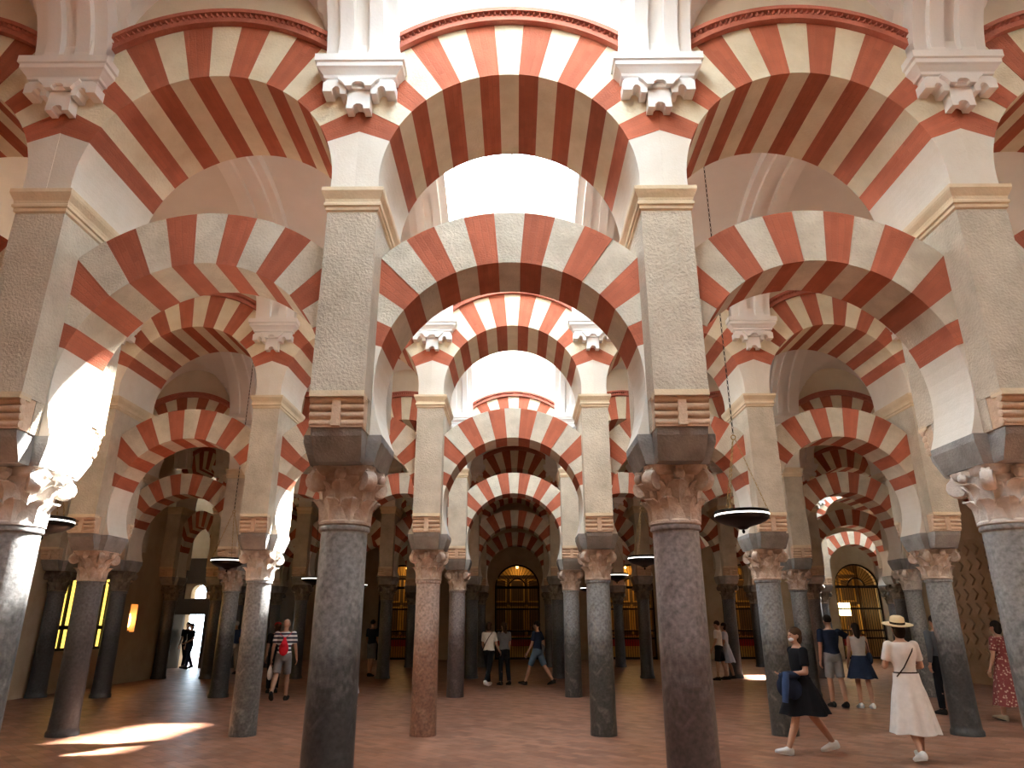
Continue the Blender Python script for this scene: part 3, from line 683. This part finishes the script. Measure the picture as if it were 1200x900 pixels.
def striped():
    m, n, l, b = nodes('striped_knit'); tc = n.new('ShaderNodeTexCoord'); sp = n.new('ShaderNodeSeparateXYZ'); l.new(tc.outputs['Object'], sp.inputs[0])
    a = n.new('ShaderNodeMath'); a.operation = 'MULTIPLY'; a.inputs[1].default_value = 11.5; l.new(sp.outputs['Z'], a.inputs[0])
    f = n.new('ShaderNodeMath'); f.operation = 'FRACT'; l.new(a.outputs[0], f.inputs[0])
    g = n.new('ShaderNodeMath'); g.operation = 'GREATER_THAN'; g.inputs[1].default_value = .5; l.new(f.outputs[0], g.inputs[0])
    mx = n.new('ShaderNodeMix'); mx.data_type = 'RGBA'; mx.inputs['A'].default_value = (.02, .025, .05, 1); mx.inputs['B'].default_value = (.72, .72, .72, 1)
    l.new(g.outputs[0], mx.inputs['Factor']); l.new(mx.outputs['Result'], b.inputs['Base Color']); b.inputs['Roughness'].default_value = .9
striped()
def floral():
    m, n, l, b = nodes('floral_red'); tc = n.new('ShaderNodeTexCoord'); v = n.new('ShaderNodeTexVoronoi'); v.inputs['Scale'].default_value = 22
    l.new(tc.outputs['Object'], v.inputs['Vector']); cr = n.new('ShaderNodeValToRGB')
    e = cr.color_ramp.elements; e[0].position = .18; e[0].color = (.50, .34, .26, 1); e[1].position = .42; e[1].color = (.17, .03, .028, 1)
    l.new(v.outputs['Distance'], cr.inputs[0]); l.new(cr.outputs[0], b.inputs['Base Color']); b.inputs['Roughness'].default_value = .9
floral()
def remesh(name, vf, mat, voxel, smooth=4, extra=None):
    me = mesh(name + '_src', vf); o = bpy.data.objects.new('remesh_src', me); COL.objects.link(o)
    m = o.modifiers.new('r', 'REMESH'); m.mode = 'VOXEL'; m.voxel_size = voxel
    s = o.modifiers.new('s', 'SMOOTH'); s.iterations = smooth; s.factor = .5
    dg = bpy.context.evaluated_depsgraph_get(); out = bpy.data.meshes.new_from_object(o.evaluated_get(dg))
    bpy.data.objects.remove(o); bpy.data.meshes.remove(me)
    if extra:
        bm = bmesh.new(); bm.from_mesh(out); e = mesh('x', extra); bm.from_mesh(e); bm.to_mesh(out); bm.free(); bpy.data.meshes.remove(e)
    out.name = name; out.materials.clear(); out.materials.append(MATS[mat]); out.shade_smooth()
    return out
def loft(rs, n=18): return rings([[(cx_ + rx*math.cos(2*PI*i/n), cy_ + ry*math.sin(2*PI*i/n), z) for i in range(n)] for z, rx, ry, cx_, cy_ in rs])
def person(label, loc, face, H=1.7, fem=False, legs=((12, 8), (-14, 10)), arms=((-10, 8, 15), (10, 8, 15)), top='navy', sleeve='short', bottom=('shorts', 'grey_short', .45), shoes='shoe_dark', hair=('short', 'hair_dark'),
           skin='skin', lean=0, extra=None, top_hem=.02, vox=.013, head_yaw=0):
    k = H/1.715; t = thing('person', label, 'person', (loc[0], loc[1], 0), R(face))
    rt = lambda a: R(a)
    hipr = .085
    lens = [.43*math.cos(rt(a)) + .42*math.cos(rt(a - kn)) for a, kn in legs]
    hz = .085 + max(lens)
    P = {}
    for sgn, nm, (a, kn) in ((-1, 'L', legs[0]), (1, 'R', legs[1])):
        h_ = Vector((sgn*hipr, 0, hz)); kn_ = h_ + .43*Vector((sgn*.02, math.sin(rt(a)), -math.cos(rt(a)))); an = kn_ + .42*Vector((-sgn*.01, math.sin(rt(a - kn)), -math.cos(rt(a - kn))))
        lift = max(0, an.z - .085); pitch = -min(60, lift*260) if a - kn < 0 else 12*(1 if a > 8 else 0)
        fd = Vector((sgn*.08, math.cos(rt(pitch)), math.sin(rt(pitch)))).normalized()
        P['h' + nm], P['k' + nm], P['a' + nm], P['f' + nm] = h_, kn_, an, fd
    sw = .165 if fem else .185
    ln = math.tan(rt(lean))
    def tz(z): return (z - hz)*ln
    for sgn, nm, (a, ab, el) in ((-1, 'L', arms[0]), (1, 'R', arms[1])):
        sh = Vector((sgn*sw, tz(hz + .47), hz + .47)); a1, b1 = rt(a), rt(ab)
        d1_ = Vector((sgn*math.sin(b1), math.sin(a1)*math.cos(b1), -math.cos(a1)*math.cos(b1))); e_ = sh + .285*d1_
        a2 = rt(a + el); d2 = Vector((sgn*math.sin(b1)*.5 if el < 50 else -sgn*.45, math.sin(a2), -math.cos(a2))).normalized(); w_ = e_ + .25*d2
        P['s' + nm], P['e' + nm], P['w' + nm], P['d' + nm] = sh, e_, w_, d2
    g = .93 if fem else 1.0
    body = [(-.09, .10, .08), (-.04, .15, .105), (.02, .165*(1.02 if fem else .97), .115), (.10, .145*g, .10), (.18, .13*g, .092), (.28, .15*g, .10), (.37, .17*g, .105), (.44, .175*g, .095), (.49, .14*g, .08), (.525, .075, .065)]
    tor = loft([(hz + z, rx, ry, 0, tz(hz + z)) for z, rx, ry in body])
    hc = Vector((0, tz(hz + .70) + .015, hz + .675))
    cs = [tor, cone((0, tz(hz + .5), hz + .49), .058, (hc.x, hc.y - .015, hz + .61), .05, 12, 1)]
    Mh = Matrix.Translation(hc) @ Matrix.Rotation(rt(head_yaw), 4, 'Z')
    head = join(ell((0, -.01, .02), .076, .092, .095, 16, 10), ell((0, .02, -.045), .056, .065, .065, 14, 8), ell((0, .093, -.015), .013, .018, .024, 8, 6), ell((-.077, -.005, -.01), .012, .02, .03, 8, 6), ell((.077, -.005, -.01), .012, .02, .03, 8, 6), ell((0, .078, -.055), .024, .012, .010, 8, 6))
    cs.append(xf(head, Mh))
    fingers = []
    for nm in 'LR':
        sgn = -1 if nm == 'L' else 1
        cs += [cone(P['h' + nm], .085, P['k' + nm], .055, 12, 1), cone(P['k' + nm], .054, P['k' + nm].lerp(P['a' + nm], .35) - Vector((0, .012, 0)), .056, 12, 1), cone(P['k' + nm].lerp(P['a' + nm], .35) - Vector((0, .012, 0)), .055, P['a' + nm], .036, 12, 1),
               cone(P['s' + nm], .05, P['e' + nm], .038, 12, 1), cone(P['e' + nm], .038, P['w' + nm], .026, 12, 1)]
        an, fd = P['a' + nm], P['f' + nm]; cs.append(cone(an - fd*.03 - Vector((0, 0, .03)), .035, an + fd*.14 - Vector((0, 0, .055)), .025, 10, 1))
        d = P['d' + nm]; pm = P['w' + nm] + d*.05
        u = Vector((0, 1, 0)); u = (u - d*u.dot(d)).normalized(); v = d.cross(u)
        Mp = Matrix((( *v, 0), (*u, 0), (*d, 0), (0, 0, 0, 1))).transposed(); Mp.translation = pm
        cs.append(xf(ell((0, 0, 0), .017, .038, .05, 10, 6), Mp))
        for q, (off, L_) in enumerate(((-.028, .062), (-.009, .075), (.010, .078), (.028, .068))):
            b0 = pm + u*off + d*.035; inn = -v*sgn
            vin = v if (v.x*sgn < 0) else -v
            fingers.append(tube([b0, b0 + d*L_*.45 + vin*.006, b0 + d*L_*.8 + vin*.022, b0 + d*L_ + vin*.04], [.009, .009, .008, .006], 6))
        b0 = pm + u*.03 - d*.01; fingers.append(tube([b0, b0 + u*.022 + d*.02 + vin*.005, b0 + u*.03 + d*.05 + vin*.012], [.011, .010, .008], 6))
    sc_ = Matrix.Scale(k, 4)
    fx = lambda vf: xf(vf, sc_)
    new_obj('body', remesh('body', fx(join(*cs)), skin, vox, 3, fx(join(*fingers))), None, t)
    # top
    if top:
        rs = [(hz + z, rx + .014, ry + .016, 0, tz(hz + z)) for z, rx, ry in body if z > top_hem - .001 and z < .5] 
        rs = [(hz + top_hem, .178*g if not fem else .168, .128, 0, 0)] + rs + [(hz + .51, .095, .08, 0, tz(hz + .51))]
        sv = [loft(rs)]
        for nm in 'LR':
            s_, e_, w_ = P['s' + nm], P['e' + nm], P['w' + nm]
            if sleeve == 'short': sv.append(cone(s_, .064, s_.lerp(e_, .72), .060, 14)); sv.append(ell(s_, .066, .066, .060, 12, 8))
            elif sleeve == 'long': sv += [cone(s_, .064, e_, .05, 14, 1), cone(e_, .05, e_.lerp(w_, .93), .038, 14)]; sv.append(ell(s_, .066, .066, .060, 12, 8))
            else: sv.append(ell(s_ - Vector((.02*(1 if nm == 'R' else -1), 0, 0)), .052, .058, .05, 12, 8))
        new_obj('top', remesh('top', fx(join(*sv)), top, vox, 2), None, t)
    kind, bm_, ln_ = bottom
    if kind in ('shorts', 'trousers'):
        pr = [loft([(hz - .10, .14, .11, 0, 0), (hz - .04, .172, .128, 0, 0), (hz + .03, .18*g, .13, 0, 0), (hz + .09, .16*g, .115, 0, tz(hz + .09))])]
        for nm in 'LR':
            h_, kn_, an = P['h' + nm], P['k' + nm], P['a' + nm]
            if kind == 'shorts':
                pr.append(cone(h_, .098, h_.lerp(kn_, ln_*2), .085, 14)); pr.append(ell(h_, .098, .105, .09, 12, 8))
            else:
                pr += [cone(h_, .098, kn_, .07, 14, 1), cone(kn_, .07, kn_.lerp(an, .95), .058, 14)]
        new_obj('trousers' if kind == 'trousers' else 'shorts', remesh('bottom', fx(join(*pr)), bm_, vox, 2), None, t)
    else:                                       # skirt / dress hem, wavy cloth
        n_ = 48; z1 = hz - ln_; rs = []
        kneey = (P['kL'].y + P['kR'].y)/2
        ztop = hz + .12
        for q in range(13):
            f = q/12; z = ztop + (z1 - ztop)*f; fl = .162 + (.185 - .162)*min(1, f*3) + (.13 if kind == 'full' else .05)*max(0, f - .15)
            amp = .022*f if kind == 'full' else .008*f
            spread = .35*abs(P['kL'].y - P['kR'].y)*f
            rs.append([((fl + amp*math.sin(9*2*PI*i/n_ + 1.3*math.sin(2*2*PI*i/n_)))*math.cos(2*PI*i/n_), (fl*.78 + spread + amp*math.sin(9*2*PI*i/n_))*math.sin(2*PI*i/n_) + kneey*f*.5, z + .01*math.sin(5*2*PI*i/n_)*f) for i in range(n_)])
        inner = [[(x*.965, (y - 0)*.965, z) for x, y, z in r_] for r_ in rs[::-1]]
        new_obj('skirt', mesh('skirt', fx(rings(rs[::1] + inner, False)), bm_, 60), None, t)
    for nm in 'LR':
        an, fd = P['a' + nm], P['f' + nm]; up = Vector((0, 0, 1))
        side = fd.cross(up).normalized(); upf = side.cross(fd).normalized()
        M = Matrix(((*side, 0), (*fd, 0), (*upf, 0), (0, 0, 0, 1))).transposed(); M.translation = an
        sh = rings([[(wx*math.cos(2*PI*i/12), y, zc_ + hh*math.sin(2*PI*i/12)) for i in range(12)][::-1] for y, wx, hh, zc_ in ((-.075, .02, .03, -.05), (-.065, .036, .05, -.035), (0, .042, .062, -.023), (.07, .045, .042, -.042), (.14, .046, .03, -.054), (.18, .035, .022, -.06), (.195, .015, .012, -.065))])
        sole = xf(rings([[(wx*math.cos(2*PI*i/14) , .06 + ly*math.sin(2*PI*i/14), z) for i in range(14)] for z, wx, ly in ((-.085, .047, .135), (-.068, .048, .137))]), M)
        s_ = new_obj('shoe', mesh('shoe', fx(xf(sh, M)), shoes, 60), None, t); new_obj('sole', mesh('sole', fx(sole), 'white_shoe' if shoes == 'white_shoe' else 'shoe_dark'), None, s_)
    # hair and eyes
    hk, hm = hair
    if hk != 'bald':
        hp = [ell((0, -.018, .034), .083, .096, .092, 16, 10)]
        if hk == 'bob': hp += [ell((0, -.045, -.03), .084, .06, .10, 14, 8)]
        if hk == 'long': hp += [cone((0, -.055, .02), .078, (0, -.075, -.20), .05, 12, 1)]
        if hk == 'bun': hp += [ell((0, -.10, .03), .04, .04, .04, 10, 6)]
        if hk == 'pony': hp += [cone((0, -.10, .04), .035, (0, -.13, -.16), .02, 10, 1)]
        hh = xf(join(*hp), Mh)
        new_obj('hair', remesh('hair', fx(hh), hm, .010, 2), None, t)
    new_obj('eyes', mesh('eyes', fx(xf(join(ell((-.03, .078, .008), .010, .008, .006, 8, 6), ell((.03, .078, .008), .010, .008, .006, 8, 6)), Mh)), 'hair_dark'), None, t)
    if extra: extra(t, P, hz, hc, Mh, fx)
    return t
def belt(mat, z=.125):
    def f(t, P, hz, hc, Mh, fx):
        new_obj('belt', mesh('belt', fx(loft([(hz + z - .012, .150, .118, 0, 0), (hz + z + .012, .148, .117, 0, 0)], 24)), mat), None, t)
    return f
def hat_lady(t, P, hz, hc, Mh, fx):
    belt('dark_band')(t, P, hz, hc, Mh, fx)
    M = Mh @ Matrix.Translation((0, -.02, .055)) @ Matrix.Rotation(R(10), 4, 'X')
    new_obj('cross_strap', mesh('cross_strap', fx(tube([(.15, -.02, hz + .49), (.08, -.115, hz + .40), (-.06, -.125, hz + .20), (-.15, -.07, hz + .08)], .008, 6)), 'dark_band'), None, t)
    h = thing('straw_hat', 'pale straw sun hat with dark band worn by woman in white', 'hat', (0, 0, 0))
    # the hat is worn: a thing of its own at the head
    h.location = t.location; h.rotation_euler = t.rotation_euler
    new_obj('brim', mesh('brim', fx(xf(lathe([(.09, 0), (.15, -.008), (.19, .004), (.192, .010), (.15, .002), (.09, .012)], 32, 1, 1.05), M)), 'straw', 40), None, h)
    new_obj('crown', mesh('crown', fx(xf(lathe([(.098, 0), (.097, .06), (.088, .10), (.06, .115), (.02, .105)], 28, .92, 1.08), M)), 'straw', 50), None, h)
    new_obj('band', mesh('band', fx(xf(lathe([(.1, .008), (.1005, .04)], 28, .92, 1.08), M)), 'dark_band', 40), None, h)
person('woman in long white belted dress walking away under a straw hat', (5.07, 9.72), -3, 1.66, True, ((-8, 20), (10, 4)), ((12, 14, 75), (12, 16, 70)), 'white_linen', 'short', ('full', 'white_linen', .60), 'white_shoe', ('bob', 'hair_dark'), extra=hat_lady, top_hem=.08)
def jacket(t, P, hz, hc, Mh, fx):
    new_obj('face_mask', mesh('face_mask', fx(xf(ell((0, .042, -.048), .052, .052, .038, 12, 8), Mh)), 'mask', 60), None, t)
    j = thing('dark_jacket', 'dark blue jacket carried over the arm of woman in black', 'jacket', (0, 0, 0)); j.location = t.location; j.rotation_euler = t.rotation_euler
    c = P['wL']; 
    new_obj('cloth', remesh('jacket_cloth', fx(join(ell((c.x - .02, c.y - .02, c.z - .02), .09, .17, .06, 12, 8), ell((c.x - .02, c.y + .03, c.z - .16), .07, .16, .16, 12, 8), ell((c.x - .03, c.y - .09, c.z - .22), .06, .10, .15, 12, 8))), 'navy', .014, 4), None, j)
    new_obj('sleeve', mesh('sleeve', fx(tube([(c.x - .07, c.y + .05, c.z + .02), (c.x - .10, c.y + .09, c.z - .12), (c.x - .09, c.y + .12, c.z - .36)], [.045, .05, .04], 10)), 'blue_shirt', 60), None, j)
person('woman in short black dress and white sneakers walking left', (3.91, 10.25), 97, 1.63, True, ((26, 4), (-22, 14)), ((5, 10, 80), (-16, 8, 20)), 'black_cloth', 'short', ('full', 'black_cloth', .36), 'white_shoe', ('bob', 'hair_brown'), extra=jacket, top_hem=.08)
person('man in navy tee and grey shorts, arm around a woman', (6.64, 15.6), 2, 1.78, False, ((5, 3), (-6, 6)), ((-4, 8, 12), (20, 62, 10)), 'navy', 'short', ('shorts', 'grey_short', .46), 'shoe_dark', ('short', 'hair_dark'))
def shoulder_bag(mat):
    def f(t, P, hz, hc, Mh, fx):
        new_obj('bag', remesh('bag', fx(ell((.20, -.03, hz + .06), .06, .12, .13, 12, 8)), mat, .014, 3), None, t)
        new_obj('strap', mesh('strap', fx(tube([(.20, -.03, hz + .18), (.17, -.06, hz + .38), (.12, 0, hz + .52), (.17, .06, hz + .36), (.20, .02, hz + .18)], .009, 6)), mat), None, t)
    return f
person('woman in pale top and dark blue skirt beside the man in navy', (7.12, 15.42), -4, 1.62, True, ((6, 4), (-5, 6)), ((6, 6, 20), (4, 10, 20)), 'light_top', 'none', ('full', 'navy', .34), 'white_shoe', ('long', 'hair_dark'), top_hem=.08, extra=shoulder_bag('navy'))
person('person in dark grey suit half hidden behind a right-hand column', (8.15, 14.3), 10, 1.76, False, ((8, 6), (-10, 10)), ((-8, 8, 15), (10, 8, 15)), 'suit_grey', 'long', ('trousers', 'black_cloth', .8), 'shoe_dark', ('short', 'hair_dark'))
person('dark-haired woman in long red floral dress at the right edge', (8.74, 13.4), 25, 1.66, True, ((12, 6), (-14, 12)), ((6, 8, 15), (-6, 10, 20)), 'floral_red', 'short', ('full', 'floral_red', .66), 'khaki', ('bob', 'hair_dark'), top_hem=.08, extra=shoulder_bag('grey_bag'))
def backpack(t, P, hz, hc, Mh, fx):
    b = thing('drawstring_bag', 'red drawstring backpack on the back of the striped-shirt man', 'backpack', (0, 0, 0)); b.location = t.location; b.rotation_euler = t.rotation_euler
    new_obj('sack', remesh('sack', fx(join(ell((.02, -.155, hz + .16), .11, .05, .15, 14, 10), cone((.02, -.15, hz + .25), .08, (.02, -.13, hz + .38), .03, 12, 1))), 'red_bag', .013, 3), None, b)
    for x in (-.10, .13): new_obj('cord', mesh('cord', fx(tube([(.02, -.14, hz + .38), (x, -.105, hz + .47), (x, 0, hz + .515), (x, .125, hz + .40), (x, .12, hz + .2)], .006, 5)), 'red_bag'), None, b)
    g = thing('carrier_bag', 'white carrier bag in the hand of the striped-shirt man', 'bag', (0, 0, 0)); g.location = t.location; g.rotation_euler = t.rotation_euler
    c = P['wL'] + P['dL']*.09
    new_obj('sack', remesh('bag_sack', fx(join(ell((c.x, c.y, c.z - .22), .06, .10, .13, 12, 8), cone((c.x, c.y, c.z - .14), .05, (c.x, c.y, c.z - .03), .018, 10, 1))), 'plastic_white', .013, 3), None, g)
person('bald man in striped shirt with red backpack walking away', (-5.25, 16.95), 4, 1.74, False, ((-20, 20), (12, 4)), ((-6, 10, 10), (8, 10, 15)), 'striped_knit', 'short', ('shorts', 'grey_short', .44), 'shoe_dark', ('bald', 'grey_hair'), extra=backpack)
def cap(mat):
    def f(t, P, hz, hc, Mh, fx):
        new_obj('cap', mesh('cap', fx(xf(join(lathe([(.093, .045), (.09, .085), (.06, .12), (.015, .13)], 20, .95, 1.08), mv(lathe([(.07, .045), (.07, .053)], 16, 1, .9), (0, .09, 0))), Mh)), mat, 50), None, t)
    return f
person('person in dark clothes and red cap left of the striped-shirt man', (-6.05, 18.8), 20, 1.66, True, ((8, 6), (-10, 10)), ((-8, 8, 15), (10, 8, 15)), 'black_cloth', 'short', ('trousers', 'black_cloth', .8), 'shoe_dark', ('long', 'hair_brown'), extra=cap('red_cap'))
def strap(mat):
    def f(t, P, hz, hc, Mh, fx):
        new_obj('cross_strap', mesh('cross_strap', fx(tube([(.12, -.06, hz + .50), (.05, -.118, hz + .38), (-.06, -.122, hz + .2), (-.15, -.07, hz + .06)], .011, 6)), mat), None, t)
    return f
person('woman in white top and black trousers with dark strap, far centre', (-.72, 20.8), -25, 1.68, True, ((16, 8), (-18, 14)), ((4, 8, 30), (10, 10, 30)), 'white_linen', 'short', ('trousers', 'black_cloth', .8), 'white_shoe', ('bob', 'hair_brown'), extra=strap('dark_band'))
person('woman in dark clothes close beside the white-top woman', (-.30, 21.15), 30, 1.66, True, ((4, 4), (-6, 8)), ((30, 8, 60), (6, 8, 15)), 'grey_bag', 'short', ('trousers', 'black_cloth', .8), 'shoe_dark', ('long', 'hair_brown'), skin='skin_tan')
person('man in navy polo and denim shorts striding left, far centre', (.64, 21.1), 62, 1.76, False, ((26, 5), (-24, 12)), ((10, 8, 20), (-22, 8, 35)), 'navy', 'short', ('shorts', 'denim', .46), 'shoe_dark', ('short', 'hair_dark'), extra=shoulder_bag('grey_bag'))
person('person in white shirt and dark shorts, far right of centre', (6.25, 22.8), 60, 1.70, False, ((8, 6), (-8, 8)), ((4, 8, 25), (6, 8, 20)), 'white_linen', 'short', ('shorts', 'black_cloth', .46), 'shoe_dark', ('short', 'hair_dark'))
person('woman in pale blue dress behind the white-shirted person', (6.55, 23.15), 70, 1.64, True, ((8, 6), (-8, 8)), ((4, 8, 25), (6, 8, 20)), 'pale_blue', 'short', ('full', 'pale_blue', .42), 'shoe_dark', ('bob', 'hair_dark'), top_hem=.08)
person('man in dark clothes standing far back beside a dark column', (-4.75, 24.6), -30, 1.75, False, ((5, 4), (-6, 6)), ((4, 8, 20), (2, 8, 20)), 'navy', 'short', ('shorts', 'grey_bag', .46), 'shoe_dark', ('short', 'hair_dark'), skin='skin_tan')
person('woman in long white skirt mostly hidden behind dark front column', (-3.50, 15.7), -80, 1.64, True, ((8, 6), (-8, 8)), ((4, 8, 15), (6, 8, 20)), 'khaki', 'none', ('full', 'white_linen', .66), 'white_shoe', ('long', 'hair_brown'), top_hem=.08)
person('person in blue shirt and light trousers left of the pale column', (-9.75, 25.7), 60, 1.72, False, ((5, 4), (-6, 6)), ((4, 8, 40), (2, 8, 20)), 'blue_shirt', 'short', ('trousers', 'light_trousers', .8), 'shoe_dark', ('short', 'grey_hair'))
person('dark silhouetted person stepping through the bright exit door', (-13.0, 29.2), 170, 1.72, False, ((14, 6), (-16, 12)), ((6, 8, 25), (-6, 8, 20)), 'black_cloth', 'short', ('trousers', 'black_cloth', .8), 'shoe_dark', ('short', 'hair_dark'))
person('second dark figure with pale bag right of the exit silhouette', (-12.62, 28.7), 150, 1.66, True, ((10, 6), (-12, 12)), ((8, 8, 50), (-6, 8, 20)), 'black_cloth', 'short', ('trousers', 'navy', .8), 'shoe_dark', ('bob', 'hair_dark'), extra=shoulder_bag('plastic_white'))
